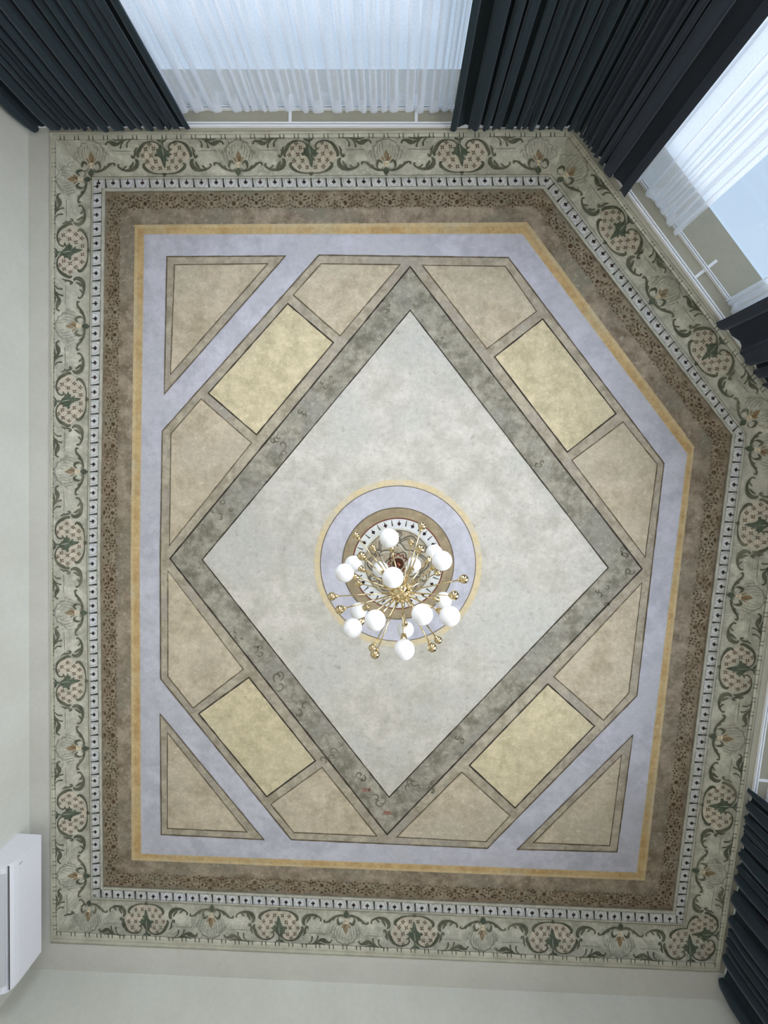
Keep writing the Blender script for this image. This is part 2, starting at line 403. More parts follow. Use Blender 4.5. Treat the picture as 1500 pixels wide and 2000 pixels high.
def surf(side, a, t, zfun, ka, kb, dz=0):
    p = line_at(side, ka, a).lerp(line_at(side, kb, a), t)
    return P(p.x, p.y, zfun(t) - dz)
def inside(side, a, t, ka, kb):
    lo = proj(side, side[ka][0]) * (1 - t) + proj(side, side[kb][0]) * t
    hi = proj(side, side[ka][-1]) * (1 - t) + proj(side, side[kb][-1]) * t
    return lo - .5 <= a <= hi + .5
def clip_t(tri, t0, t1):
    def cut(poly, keep, val):
        out = []
        for i in range(len(poly)):
            a = poly[i]; b = poly[(i + 1) % len(poly)]
            ia = keep(a); ib = keep(b)
            if ia: out.append(a)
            if ia != ib:
                f = (val - a[1]) / (b[1] - a[1]); out.append((a[0] + (b[0] - a[0]) * f, val))
        return out
    p = cut(list(tri), lambda q: q[1] >= t0, t0)
    return cut(p, lambda q: q[1] <= t1, t1) if p else p
NB = 12
def place(art, side, name, mats, parent, amap, tmap, zfun, ka, kb, dz=.0022, bands=NB, label=None, kind=None):
    v = []; f = []; idx = []
    for tri, m, lay in art.t:
        q = [(amap(x), tmap(y)) for x, y in tri]
        ys = [p[1] for p in q]
        ca = sum(p[0] for p in q) / 3; ct = sum(ys) / 3
        if not inside(side, ca, max(0, min(1, ct)), ka, kb): continue
        polys = []
        if max(ys) - min(ys) > .7 / bands:
            b0 = math.floor(min(ys) * bands); b1 = math.ceil(max(ys) * bands)
            for b in range(b0, b1):
                p = clip_t(q, b / bands, (b + 1) / bands)
                if len(p) > 2: polys.append(p)
        else: polys = [q]
        for p in polys:
            k = len(v); v += [surf(side, a, t, zfun, ka, kb, dz * lay) for a, t in p]; f.append(tuple(range(k, len(v)))); idx.append(m)
    if not v: return None
    o = link(name, v, f, mats, parent, idx)
    if label: o['label'] = label
    if kind: o['kind'] = kind
    return o

OM = [mGRN, mLEAF, mVEIN, mPINK, mCROSS, mGOLD, mBEAD, mSHEL, mHIL, mLAT]
G, LF, VN, PK, CR, GO, BE, SH, HI, LA = range(10)
CX, HP, PX = 640, 1372, 2012                 # cartouche axis, half period, palmette axis in design units
TM = lambda y: (y - 195) / 645
def cartouche():
    a = Art(1.22)
    a.poly([(720, 345), (790, 265), (880, 250), (970, 262), (1050, 315), (1100, 400), (1110, 500), (1030, 640), (980, 710), (870, 770), (760, 788), (640, 790), (640, 340)], PK, 1)
    a.stroke([(785, 365, 7), (748, 385, 11), (722, 345, 12), (738, 298, 10), (795, 258, 9), (880, 242, 10), (970, 258, 14), (1050, 308, 20), (1105, 390, 24), (1138, 470, 22), (1118, 515, 12)], G)
    a.stroke([(1010, 300, 3), (1060, 350, 9), (1085, 415, 5)], G)
    a.stroke([(985, 612, 8), (1022, 640, 20), (1010, 690, 24), (950, 740, 18), (870, 778, 12), (780, 795, 8), (700, 798, 6), (640, 795, 6)], G)
    a.mirror(CX)
    a.stroke([(600, 800, 12), (640, 805, 20), (682, 800, 12)], G); a.stroke([(640, 810, 8), (640, 855, 9)], G)
    a.poly([(500, 205), (560, 212), (600, 225), (680, 210), (665, 235), (625, 250), (618, 330), (650, 350), (690, 395), (755, 400), (728, 430), (792, 465), (742, 480), (732, 522), (690, 500), (718, 590), (676, 575), (668, 640), (655, 708), (620, 660), (600, 600), (570, 530), (520, 492), (480, 502), (450, 465), (500, 440), (505, 385), (560, 360), (580, 330), (570, 260), (520, 235)], LF, 3)
    a.stroke([(600, 340, 4), (618, 420, 6), (628, 500, 2)], VN, 4); a.stroke([(575, 245, 4), (602, 310, 6)], VN, 4); a.stroke([(670, 500, 3), (700, 560, 5)], VN, 4)
    for x0, y0, x1, y1 in ((235, 485, 365, 285), (325, 585, 480, 360), (425, 695, 520, 560), (290, 370, 480, 580), (235, 485, 425, 695), (395, 480, 570, 700), (365, 285, 440, 350),
                           (855, 465, 925, 350), (790, 580, 925, 350), (865, 690, 1015, 460), (730, 690, 790, 590), (840, 275, 1015, 460), (855, 465, 940, 580), (790, 580, 865, 690), (690, 640, 760, 720)):
        a.stroke([(x0, y0, 3.2), ((x0 + x1) / 2 + 5, (y0 + y1) / 2 - 5, 3.2), (x1, y1, 3.2)], LA, 2, 1)
    for i, (x, y) in enumerate([(290, 370), (365, 285), (440, 360), (235, 485), (395, 480), (325, 585), (480, 580), (425, 695), (565, 700), (840, 275), (925, 350), (1015, 460), (855, 465), (940, 580), (790, 580), (865, 690), (720, 700)]):
        r0 = .0 if i % 2 else math.pi / 5
        for k in range(4):
            an = r0 + k * math.pi / 2
            a.blob(x + 25 * math.cos(an), y + 25 * math.sin(an), 16, 11, CR, 3, an, 6)
    return a
def scrolls():
    a = Art(1.22); X = 1219
    a.stroke([(1188, 548, 10), (1152, 575, 22), (1150, 640, 30), (1195, 700, 30), (1270, 730, 24), (1365, 737, 16), (1449, 712, 12), (1505, 665, 12), (1490, 627, 14)], G)
    a.stroke([(1218, 590, 8), (1240, 640, 16), (1290, 700, 8)], G); a.stroke([(1262, 640, 5), (1290, 690, 9)], G)
    a.stroke([(X + 130, 655, 9), (X + 160, 690, 12), (X + 205, 712, 5)], G)
    a.stroke([(1155, 340, 6), (1180, 395, 12), (1192, 465, 12), (1212, 518, 12), (1240, 512, 12), (1244, 485, 10), (1226, 488, 7)], G)
    a.stroke([(1188, 415, 6), (1218, 395, 5)], G)
    a.stroke([(X + 358, 660, 10), (X + 350, 622, 13), (X + 405, 618, 12), (X + 460, 650, 16), (X + 530, 700, 18), (X + 620, 745, 13), (X + 700, 762, 9), (X + 750, 740, 8), (X + 785, 708, 6)], G)
    a.stroke([(X + 455, 605, 5), (X + 478, 660, 10)], G); a.stroke([(X + 532, 655, 6), (X + 562, 705, 12)], G)
    a.stroke([(1080, 180, 3), (1250, 187, 6), (1400, 208, 12), (X + 250, 216, 13), (X + 350, 205, 9), (X + 405, 165, 4)], G)
    a.stroke([(X + 130, 205, 6), (X + 225, 245, 10), (X + 310, 285, 24), (X + 370, 270, 34), (X + 430, 248, 20), (X + 485, 245, 12), (X + 520, 295, 12)], G)
    a.stroke([(X + 50, 205, 5), (X + 112, 262, 9), (X + 118, 345, 14)], G); a.stroke([(X + 170, 235, 5), (X + 222, 285, 10), (X + 240, 360, 12)], G)
    a.stroke([(X + 590, 315, 4), (X + 568, 400, 6), (X + 578, 500, 6), (X + 612, 585, 4)], SH, 1)
    a.stroke([(X + 610, 305, 3), (X + 660, 255, 5), (X + 730, 230, 5), (X + 793, 225, 4)], SH, 1)
    a.stroke([(X + 450, 420, 4), (X + 470, 500, 8), (X + 520, 590, 4)], HI, 1); a.stroke([(X + 500, 400, 3), (X + 520, 480, 6), (X + 560, 560, 3)], SH, 1)
    a.stroke([(1260, 400, 4), (1400, 405, 5), (X + 400, 395, 4)], SH, 1); a.stroke([(1270, 465, 4), (1400, 462, 6), (X + 380, 470, 4)], HI, 1)
    return a
def palmette():
    a = Art(1.22); X = 1219
    a.stroke([(X + 722, 640, 6), (X + 690, 600, 14), (X + 648, 598, 22), (X + 624, 650, 18), (X + 628, 700, 7), (X + 660, 735, 5), (X + 710, 735, 5), (X + 738, 700, 4)], G)
    for dx, y0, y1, w in ((150, 560, 330, 6), (215, 520, 380, 5), (105, 480, 300, 5), (55, 380, 270, 4), (250, 600, 470, 5)):
        a.stroke([(PX - dx * .75, y0, 3), (PX - dx, (y0 + y1) / 2, w), (PX - dx * .92, y1, 3)], HI, 1)
        a.stroke([(PX - dx * .75 - 16, y0, 2), (PX - dx - 16, (y0 + y1) / 2, 4), (PX - dx * .92 - 14, y1, 2)], SH, 1)
    a.stroke([(PX - 290, 560, 3), (PX - 330, 500, 5), (PX - 300, 430, 5), (PX - 250, 420, 4), (PX - 245, 350, 5), (PX - 190, 330, 4), (PX - 175, 265, 5), (PX - 100, 262, 4), (PX - 60, 215, 5), (PX, 235, 4)], SH, 1)
    a.mirror(PX)
    a.poly([(PX, 700), (PX + 50, 755), (PX + 48, 795), (PX + 12, 832), (PX, 860), (PX - 12, 832), (PX - 50, 795), (PX - 50, 755)], LF, 3)
    a.poly([(PX - 60, 595), (PX - 104, 520), (PX - 44, 535), (PX - 34, 460), (PX, 405), (PX + 32, 460), (PX + 52, 530), (PX + 102, 505), (PX + 66, 595)], GO, 1)
    a.stroke([(PX - 20, 590, 5), (PX - 60, 500, 3)], HI, 2); a.stroke([(PX + 15, 590, 5), (PX + 50, 480, 3)], CR, 2); a.stroke([(PX, 580, 6), (PX, 450, 3)], GO, 2)
    a.blob(PX, 655, 24, 46, BE, 3); a.blob(PX, 620, 32, 22, BE, 4); a.blob(PX + 4, 650, 9, 9, GO, 5)
    return a
cartA, scrA, palA = cartouche(), scrolls(), palmette()
scrAm = scrA.flip(CX)

NODES = {
 'top': [('p', (178, 345)), ('c', (321, 345)), ('p', (465.5, 345)), ('c', (608, 345)), ('p', (754.6, 345)), ('c', (902, 345)), ('p', (1052, 345))],
 'diag': [('p', (1092, 352)), ('c', (1176, 478)), ('p', (1265, 595)), ('c', (1358, 712)), ('p', (1446, 830))],
 'right': [('p', (1460, 876)), ('c', (1441, 1022)), ('p', (1424, 1162)), ('c', (1405, 1303)), ('p', (1388, 1438)), ('c', (1369, 1571)), ('p', (1351, 1700)), ('c', (1337, 1822))],
 'bottom': [('c', (1348, 1812)), ('p', (1213, 1800)), ('c', (1080, 1794)), ('p', (944, 1789)), ('c', (810, 1786)), ('p', (677, 1778)), ('c', (545, 1775)), ('p', (414, 1771)), ('c', (286, 1762)), ('p', (174, 1757))],
 'left': [('p', (175, 1711)), ('c', (175, 1588)), ('p', (172, 1462)), ('c', (170, 1330)), ('p', (170, 1197)), ('c', (170, 1060)), ('p', (171, 921)), ('c', (171, 780)), ('p', (174, 637)), ('c', (175, 489)), ('p', (178, 350))],
}
def ze(t):
    pts = [(0, 3.958), (.05, 3.950), (.16, 3.950), (.2, 3.966), (.25, 3.972), (.74, 3.984), (.78, 3.976), (.93, 3.978), (1, 3.996)]
    for (a, b), (c, d) in zip(pts, pts[1:]):
        if t <= c: return b + (d - b) * (t - a) / (c - a)
    return pts[-1][1]
cell_pitch = {}
for n_side, (nm, side) in enumerate(SIDES.items()):
    # the cove: plain outer moulding, then the painted frieze curving up to the ceiling
    v = []; f = []; mi = []
    prof = []
    for t, z in ((0, ZS - .004), (0, ZS + .004), (.35, ZS + .006), (.4, ZS + .014), (.85, ZS + .017), (1, zf(0))):
        prof.append([P(*(Vector(a).lerp(Vector(b), t)), z) for a, b in zip(side['L0'], side['L1'])])
    n0 = len(prof)
    for k in range(1, 21):
        t = k / 20; prof.append([P(*(Vector(a).lerp(Vector(b), t)), zf(t)) for a, b in zip(side['L1'], side['L2'])])
    w = len(side['L0'])
    for row in prof: v += row
    for r in range(len(prof) - 1):
        for c in range(w - 1):
            f.append((r * w + c, r * w + c + 1, (r + 1) * w + c + 1, (r + 1) * w + c)); mi.append(0 if r < n0 - 1 else 1)
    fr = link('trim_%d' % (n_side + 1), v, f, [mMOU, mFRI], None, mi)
    tag(fr, 'olive painted plaster frieze curving between wall and ceiling, %s side of the room' % {'top': 'sheer-curtain window', 'diag': 'slanting window', 'right': 'right-hand window', 'bottom': 'lower plain wall', 'left': 'air-conditioner wall'}[nm], kind='structure')
    # band profile
    v = []; f = []; mi = []
    ts = [0, .05, .16, .2, .25, .5, .74, .78, .93, 1]
    for t in ts: v += [P(*(Vector(a).lerp(Vector(b), t)), ze(t)) for a, b in zip(side['L2'], side['L3'])]
    for r in range(len(ts) - 1):
        for c in range(w - 1):
            f.append((r * w + c, r * w + c + 1, (r + 1) * w + c + 1, (r + 1) * w + c)); mi.append(0 if 3 <= r < 6 else 1)
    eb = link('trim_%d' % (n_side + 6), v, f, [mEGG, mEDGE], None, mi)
    tag(eb, 'pale egg-and-dart moulding, %s side of the room' % {'top': 'sheer-curtain window', 'diag': 'slanting window', 'right': 'right-hand window', 'bottom': 'lower plain wall', 'left': 'air-conditioner wall'}[nm], kind='structure')
    nodes = [(k, proj(side, p)) for k, p in NODES[nm]]
    for i, (k, a) in enumerate(nodes):
        hp = []
        if i: hp.append(abs(a - nodes[i - 1][1]))
        if i < len(nodes) - 1: hp.append(abs(nodes[i + 1][1] - a))
        h = sum(hp) / len(hp)
        if k == 'c': place(cartA, side, 'cartouche', OM, fr, lambda x: a + (x - CX) / HP * h, TM, zf, 'L1', 'L2')
        else: place(palA, side, 'palmette', OM, fr, lambda x: a + (x - PX) / HP * h, TM, zf, 'L1', 'L2')
    segs = []
    for (k1, a1), (k2, a2) in zip(nodes, nodes[1:]):
        ac, ap = (a1, a2) if k1 == 'c' else (a2, a1)
        segs.append((ac, ap))
    # an extra half cell beyond each end, cut at the mitre
    if nodes[0][0] == 'c' and nm != 'left': segs.append((nodes[0][1], nodes[0][1] - 140))
    if nm == 'left': segs.append((nodes[0][1] - 125, nodes[0][1]))
    if nodes[0][0] == 'p' and nm == 'right': segs.append((nodes[0][1] - 140, nodes[0][1]))
    for ac, ap in segs:
        place(scrA, side, 'scrollwork', OM, fr, lambda x: ac + (x - CX) / HP * (ap - ac), TM, zf, 'L1', 'L2')
    # tick marks along the outer line and the thin line itself
    tk = Art(); lo = -40; hi = proj(side, side['L1'][-1]) + 40
    marks = sorted(set([round(ac + (ap - ac) * k / 5, 2) for ac, ap in segs for k in range(6)]))
    mk = []
    for x in marks:
        if not mk or x - mk[-1] > 8: mk.append(x)
    a0 = mk[0]; 
    while a0 > lo: a0 -= 28; mk.insert(0, a0)
    while mk[-1] < hi: mk.append(mk[-1] + 28)
    for x in mk:
        for d in (-3.8, 3.8):
            tk.stroke([(x + d - .5, -.115, .45), (x + d, -.03, .9), (x + d + .6, .02, .9)], 0, 2, 2)
        tk.poly([(x + 6.2, -.10), (x + 8, -.10), (x + 8, -.04), (x + 6.2, -.04)], 1, 2)
    # strokes above were laid in mixed units (px along, fraction across): rebuild with true widths
    tk2 = Art()
    for x in mk:
        for d in (-3.8, 3.8):
            tk2.stroke([(x + d - .4, -8.2, .5), (x + d, -3, 1.0), (x + d + .5, 1.2, 1.0)], 0, 3, 2)
        tk2.poly([(x + 5.3, -7), (x + 6.8, -7), (x + 6.8, -2), (x + 5.3, -2)], 1, 3)
        tk2.poly([(x - 9.5, .2), (x + 19, .2), (x + 19, 1.1), (x - 9.5, 1.1)], 2, 1)
    def zt(t): return zf(t) if t >= 0 else 3.775 + t * .05
    place(tk2, side, 'tick_marks', [mGRN, mHIL, mSHEL], fr, lambda x: x, lambda y: y / 70, zt, 'L1', 'L2', kind='stuff')
    # egg-and-dart motifs
    lo = proj(side, side['L2'][0]); hi = proj(side, side['L2'][-1])
    bars = [x for x in mk]
    egg = Art()
    egg.poly([(-4, -62), (4, -62), (9, -22), (22, -6), (42, 0), (26, 26), (10, 26), (0, 60), (-10, 26), (-26, 26), (-42, 0), (-22, -6), (-9, -22)], 0, 2)
    egg2 = Art(); egg2.stroke([(-98, -70, 4), (-92, 20, 5), (-50, 82, 5), (0, 100, 5), (50, 82, 5), (92, 20, 5), (98, -70, 4)], 0, 1, 3)
    for i in range(len(bars) - 1):
        x = (bars[i] + bars[i + 1]) / 2; sp = (bars[i + 1] - bars[i]) / 29 / 9.375
        if lo + 4 < x < hi - 4:
            e = Art(); e.t = egg.t + [(t, 1, l) for t, m_, l in egg2.t]
            place(e, side, 'egg_and_dart', [mDART, mUGR], eb, lambda q: x + q * sp, lambda y: .40 + y / 270, ze, 'L2', 'L3', .0015, 4)
        x = bars[i]
        if lo + 2 < x < hi - 2:
            b = Art(); b.stroke([(-8, -84, 8), (-2, -10, 12), (3, 44, 17), (14, 70, 19)], 0, 2, 2)
            place(b, side, 'bar', [mBAR], eb, lambda q: x + q / 9.375, lambda y: .46 + y / 270, ze, 'L2', 'L3', .0015, 4)
    # stencilled edge of the brown border
    st = Art(); rr = random.Random(n_side + 5)
    lo = proj(side, side['L3'][0]); hi = proj(side, side['L3'][-1]); q = 9.375
    x = lo - 10; kk = 0
    while x < hi + 20:
        U = [(0, 325, 30, 36, 0), (0, 172, 34, 18, 0), (-75, 212, 30, 13, .6), (75, 212, 30, 13, -.6), (-70, 268, 34, 13, .2), (70, 268, 34, 13, -.2),
             (140, 235, 14, 32, .5), (205, 190, 11, 26, 0), (270, 235, 14, 32, -.5), (207, 292, 15, 15, 0), (207, 348, 19, 17, 0), (165, 372, 13, 22, .5),
             (252, 372, 13, 24, -.5), (207, 415, 16, 13, 0), (120, 385, 18, 12, .3), (300, 390, 18, 12, -.3), (-40, 400, 15, 10, .4), (55, 395, 18, 11, -.3),
             (-100, 330, 24, 9, 1.1), (105, 330, 24, 9, -1.1), (150, 300, 18, 9, .9), (262, 300, 18, 9, -.9), (0, 245, 10, 10, 0)]
        for (dx, dy, rx, ry, ro) in U:
            if rr.random() < .07: continue
            g = rr.uniform(.75, 1.15)
            st.blob(x + (dx + rr.uniform(-7, 7)) / q, (dy - 110 + rr.uniform(-7, 7)) / q, rx / q * g * 1.18, ry / q * g * 1.18, 0, 2, ro + rr.uniform(-.3, .3), 6)
        for (dx, dy) in ((-105, 235), (110, 240), (175, 265), (240, 265), (0, 385), (60, 350), (-60, 350)):
            st.stroke([(x + dx / q - 2.5, (dy - 110) / q, .5), (x + dx / q, (dy - 110) / q + rr.uniform(-2, 2), .9), (x + dx / q + 2.5, (dy - 110) / q + rr.uniform(-1, 1), .5)], 1, 1, 2)
        x += 43.5; kk += 1
    def zst(t): return ZC - .0012
    side['L4'] = [L4[k] for k in {'top': ['tl', 't2'], 'diag': ['t2', 'r1'], 'right': ['r1', 'br'], 'bottom': ['br', 'bl'], 'left': ['bl', 'lm', 'tl']}[nm]]
    place(st, side, 'stencilled_leaves', [mDOT, mTRACE], ceiling, lambda x: x, lambda y: y / 62, zst, 'L3', 'L4', .0012, 1, kind='stuff')

# ------------------------------------------------------------------ faded scrolls in the diamond border, red stains
def flat_art(art, name, mats, parent, z, dz=.0012):
    v = []; f = []; idx = []
    for tri, m_, lay in art.t:
        k = len(v); v += [P(x, y, z - dz * lay) for x, y in tri]; f.append((k, k + 1, k + 2)); idx.append(m_)
    return link(name, v, f, mats, parent, idx)
sw = Art(); rr = random.Random(4)
SW = [(765, 605, .5), (640, 745, .5), (598, 810, .6), (545, 850, .8), (560, 880, 1.0), (445, 985, .6), (420, 1010, .5), (470, 1245, .4),
      (510, 1272, 1.0), (545, 1328, 1.0), (585, 1390, .9), (640, 1475, .8), (700, 1520, .7), (745, 1570, .9), (800, 1530, .8), (840, 1535, .7),
      (1215, 1085, 1.0), (1225, 1115, .8), (1175, 1150, .6), (1180, 1170, .6), (860, 665, .4), (1050, 905, .4), (900, 1450, .5)]
for (x, y, sc) in SW:
    for j in range(3):
        x0 = x + rr.uniform(-12, 12); y0 = y + rr.uniform(-12, 12); th = rr.uniform(0, 6.3); R0 = rr.uniform(7, 12) * sc; sg = rr.choice((-1, 1))
        sw.stroke([(x0 + R0 * (1 - k / 9) * math.cos(th + sg * k * .62), y0 + R0 * (1 - k / 9) * math.sin(th + sg * k * .62), .7 + .7 * math.sin(k / 8 * 3.14)) for k in range(9)], 0, 1, 3)
flat_art(sw, 'faded_scrolls', [mSWRL], ceiling, Zp(3))['kind'] = 'stuff'
rs = Art()
for (x, y, n_) in ((714, 1543, 5), (756, 1588, 4)):
    for j in range(n_): rs.stroke([(x - 7 + j * 3.2, y + 4, .6), (x - 5 + j * 3.4, y - 3, 1.5), (x - 2 + j * 3.4, y + 3, .7)], 0, 1, 3)
flat_art(rs, 'faded_red_marks', [mREDP], ceiling, Zp(3))['kind'] = 'stuff'

# ------------------------------------------------------------------ painted rosette
CXr, CYr = 777.5, 1100.5
def circ(r, n=96, cx=CXr, cy=CYr): return [(cx + r * math.cos(2 * math.pi * k / n), cy + r * math.sin(2 * math.pi * k / n)) for k in range(n)]
ring('yellow_halo', circ(164), circ(150), Zp(5), mHALO, ceiling)
slab('lavender_disc', circ(151.5), Zp(6), mLAV, ceiling)
ring('disc_line', circ(152.3), circ(151), Zp(7), mBRN, ceiling)
ring('tan_ring', circ(109), circ(88), Zp(7), mROSB, ceiling)
ring('ring_line', circ(109.6), circ(107.8), Zp(8), mBRN, ceiling)
ring('red_ring_line', circ(89.5), circ(87), Zp(8), mROSR, ceiling)
eggring = ring('egg_ring', circ(88), circ(68), Zp(7), mEGG, ceiling)
for k in range(18):
    a = math.radians(1.5 + 20 * k) - math.pi / 2
    def rp(pts, m_): 
        v = [P(CXr + (r * math.cos(a + d / r)), CYr + (r * math.sin(a + d / r)), Zp(8)) for r, d in pts]
        return v
    v = rp([(86, 0), (80.5, 1), (78, 4), (75.8, 2.4), (73, 0), (75.8, -2.4), (78, -4), (80.5, -1)], 0)
    link('dart', v, [tuple(range(8))], mDART, eggring)
    a += math.radians(10)
    v = rp([(85.5, -.8), (74, -1.2), (73.5, 2), (76, 1.2), (85.5, .5)], 0)
    link('bar', v, [tuple(range(5))], mBAR, eggring)
inner = slab('rosette_centre', circ(68.5), Zp(7), mROSI, ceiling)
ar = Art()
def closed(fr_, m_, w, lay=1, n=120):
    pts = []
    for k in range(n + 1):
        th = 2 * math.pi * k / n; r = fr_(th); pts.append((CXr + r * math.cos(th), CYr + r * math.sin(th), w))
    ar.stroke(pts, m_, lay, 1)
closed(lambda t: 67, 1, 1.4); closed(lambda t: 64.6, 0, .7)
closed(lambda t: 52 + 8 * math.cos(6 * t), 0, 1.5); closed(lambda t: 47 + 7 * math.cos(6 * t), 0, 1.0)
closed(lambda t: 36 + 5 * math.cos(6 * t + 3.14), 0, 1.4); closed(lambda t: 32 + 5 * math.cos(6 * t + 3.14), 1, .8)
closed(lambda t: 22 + 3 * math.cos(6 * t), 0, 1.4); closed(lambda t: 17 + 2 * math.cos(12 * t), 2, 1.4)
for k in range(6):
    th = math.pi / 6 + k * math.pi / 3
    for r, s_ in ((56, 1), (44, .8)):
        x, y = CXr + r * math.cos(th), CYr + r * math.sin(th)
        ar.blob(x, y, 7 * s_, 5 * s_, 1, 2, th); 
        ar.stroke([(x + 9 * s_ * (1 - j / 9) * math.cos(th + j * .7), y + 9 * s_ * (1 - j / 9) * math.sin(th + j * .7), 1.1) for j in range(9)], 0, 3, 3)
        ar.stroke([(x - 11 * s_ * (1 - j / 9) * math.cos(th + j * .75), y - 11 * s_ * (1 - j / 9) * math.sin(th + j * .75), 1.0) for j in range(8)], 0, 3, 3)
flat_art(ar, 'rosette_tracery', [mROSL, mHIL, mROSR], inner, Zp(7))

# ------------------------------------------------------------------ walls, soffit, floor
def wall_box(name, a, b, z0, z1, mat, th=.12, parent=None, cuts=None):
    """vertical wall from a to b (inner face), optional window opening (f0, f1, zlo, zhi)"""
    n = -inward(a, b); a = V2(a); b = V2(b); mb = MB()
    def seg(p, q, u, w):
        vs = [p, q, q + n * th, p + n * th]
        vs = [Vector((k.x, k.y, u)) for k in vs] + [Vector((k.x, k.y, w)) for k in vs]
        mb.add(vs, [(0, 3, 2, 1), (4, 5, 6, 7), (0, 1, 5, 4), (1, 2, 6, 5), (2, 3, 7, 6), (3, 0, 4, 7)])
    if cuts:
        c0, c1, zl = cuts; c0 = V2(c0); c1 = V2(c1)
        seg(a, c0, z0, z1); seg(c1, b, z0, z1); seg(c0, c1, z0, zl)
    else: seg(a, b, z0, z1)
    return mb.build(name, mat, parent)
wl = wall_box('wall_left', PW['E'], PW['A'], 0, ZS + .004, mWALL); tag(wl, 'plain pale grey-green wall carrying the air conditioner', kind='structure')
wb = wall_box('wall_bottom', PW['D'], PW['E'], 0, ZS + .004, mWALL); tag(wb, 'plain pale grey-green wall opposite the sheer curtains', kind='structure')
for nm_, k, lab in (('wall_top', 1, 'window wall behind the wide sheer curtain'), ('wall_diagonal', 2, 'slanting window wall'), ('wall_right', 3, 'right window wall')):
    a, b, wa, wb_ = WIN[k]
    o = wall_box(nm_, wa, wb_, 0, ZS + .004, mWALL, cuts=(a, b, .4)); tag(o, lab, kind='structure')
prism('floor', [PW[k] for k in 'ABCDE'], -.1, 0, mFLOOR); bpy.data.objects['floor']['kind'] = 'structure'; bpy.data.objects['floor']['label'] = 'oak floor of the room'
# soffit / ledge between frieze and walls
inn = [P(*L0[k], ZS) for k in ('tl', 't2', 'r1', 'br', 'bl')]; out = [PW[k] for k in 'ABCDE']
v = inn + out + [p + Vector((0, 0, .05)) for p in inn] + [p + Vector((0, 0, .05)) for p in out]
f = [(k, (k + 1) % 5, 5 + (k + 1) % 5, 5 + k) for k in range(5)] + [(10 + k, 15 + k, 15 + (k + 1) % 5, 10 + (k + 1) % 5) for k in range(5)]
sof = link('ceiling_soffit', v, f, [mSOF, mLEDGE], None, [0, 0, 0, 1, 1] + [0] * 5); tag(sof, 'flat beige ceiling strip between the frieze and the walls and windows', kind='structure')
# roof shell closing the gap above cove and soffit
prism('ceiling_shell', [PW[k] for k in 'ABCDE'], ZC + .1, ZC + .15, mSOF); tag(bpy.data.objects['ceiling_shell'], 'roof slab above the painted ceiling', kind='structure')
mb = MB()
for k in range(5):
    a, b = PW['ABCDE'[k]], PW['ABCDE'[(k + 1) % 5]]
    mb.add([Vector((a.x, a.y, ZS)), Vector((b.x, b.y, ZS)), Vector((b.x, b.y, ZC + .15)), Vector((a.x, a.y, ZC + .15))], [(0, 1, 2, 3)])
tag(mb.build('trim_11', mWALL), 'masonry closing the edge of the ceiling above the walls', kind='structure')

for k, (a, b, wa, wb_) in WIN.items():
    n = -inward(wa, wb_); a = V2(a); b = V2(b); d = (b - a).normalized()
    def fb(mb, s0, s1, q0, q1, z0, z1):
        vs = []
        for z in (z0, z1):
            for s_, q_ in ((s0, q0), (s1, q0), (s1, q1), (s0, q1)): p = a + d * s_ + n * q_; vs.append(Vector((p.x, p.y, z)))
        mb.add(vs, [(0, 3, 2, 1), (4, 5, 6, 7), (0, 1, 5, 4), (1, 2, 6, 5), (2, 3, 7, 6), (3, 0, 4, 7)])
    L = (b - a).length; w = empty('window_%d' % k); tag(w, 'tall pale window %s' % {1: 'behind the wide sheer curtain', 2: 'in the slanting wall between parted sheers', 3: 'in the right wall'}[k], kind='structure')
    mb = MB(); fb(mb, 0, .06, 0, .07, .4, ZS); fb(mb, L - .06, L, 0, .07, .4, ZS); fb(mb, .06, L - .06, 0, .07, .4, .47); fb(mb, .06, L - .06, 0, .07, 2.3, 2.37)
    mb.build('frame', mRAIL, w)
    mb = MB(); fb(mb, .06, L - .06, .004, .010, .47, 2.3); mb.build('lower_pane', mGLASS, w)
    mb = MB(); fb(mb, .06, L - .06, .004, .010, 2.37, ZS); mb.build('upper_pane', mGLASS, w)

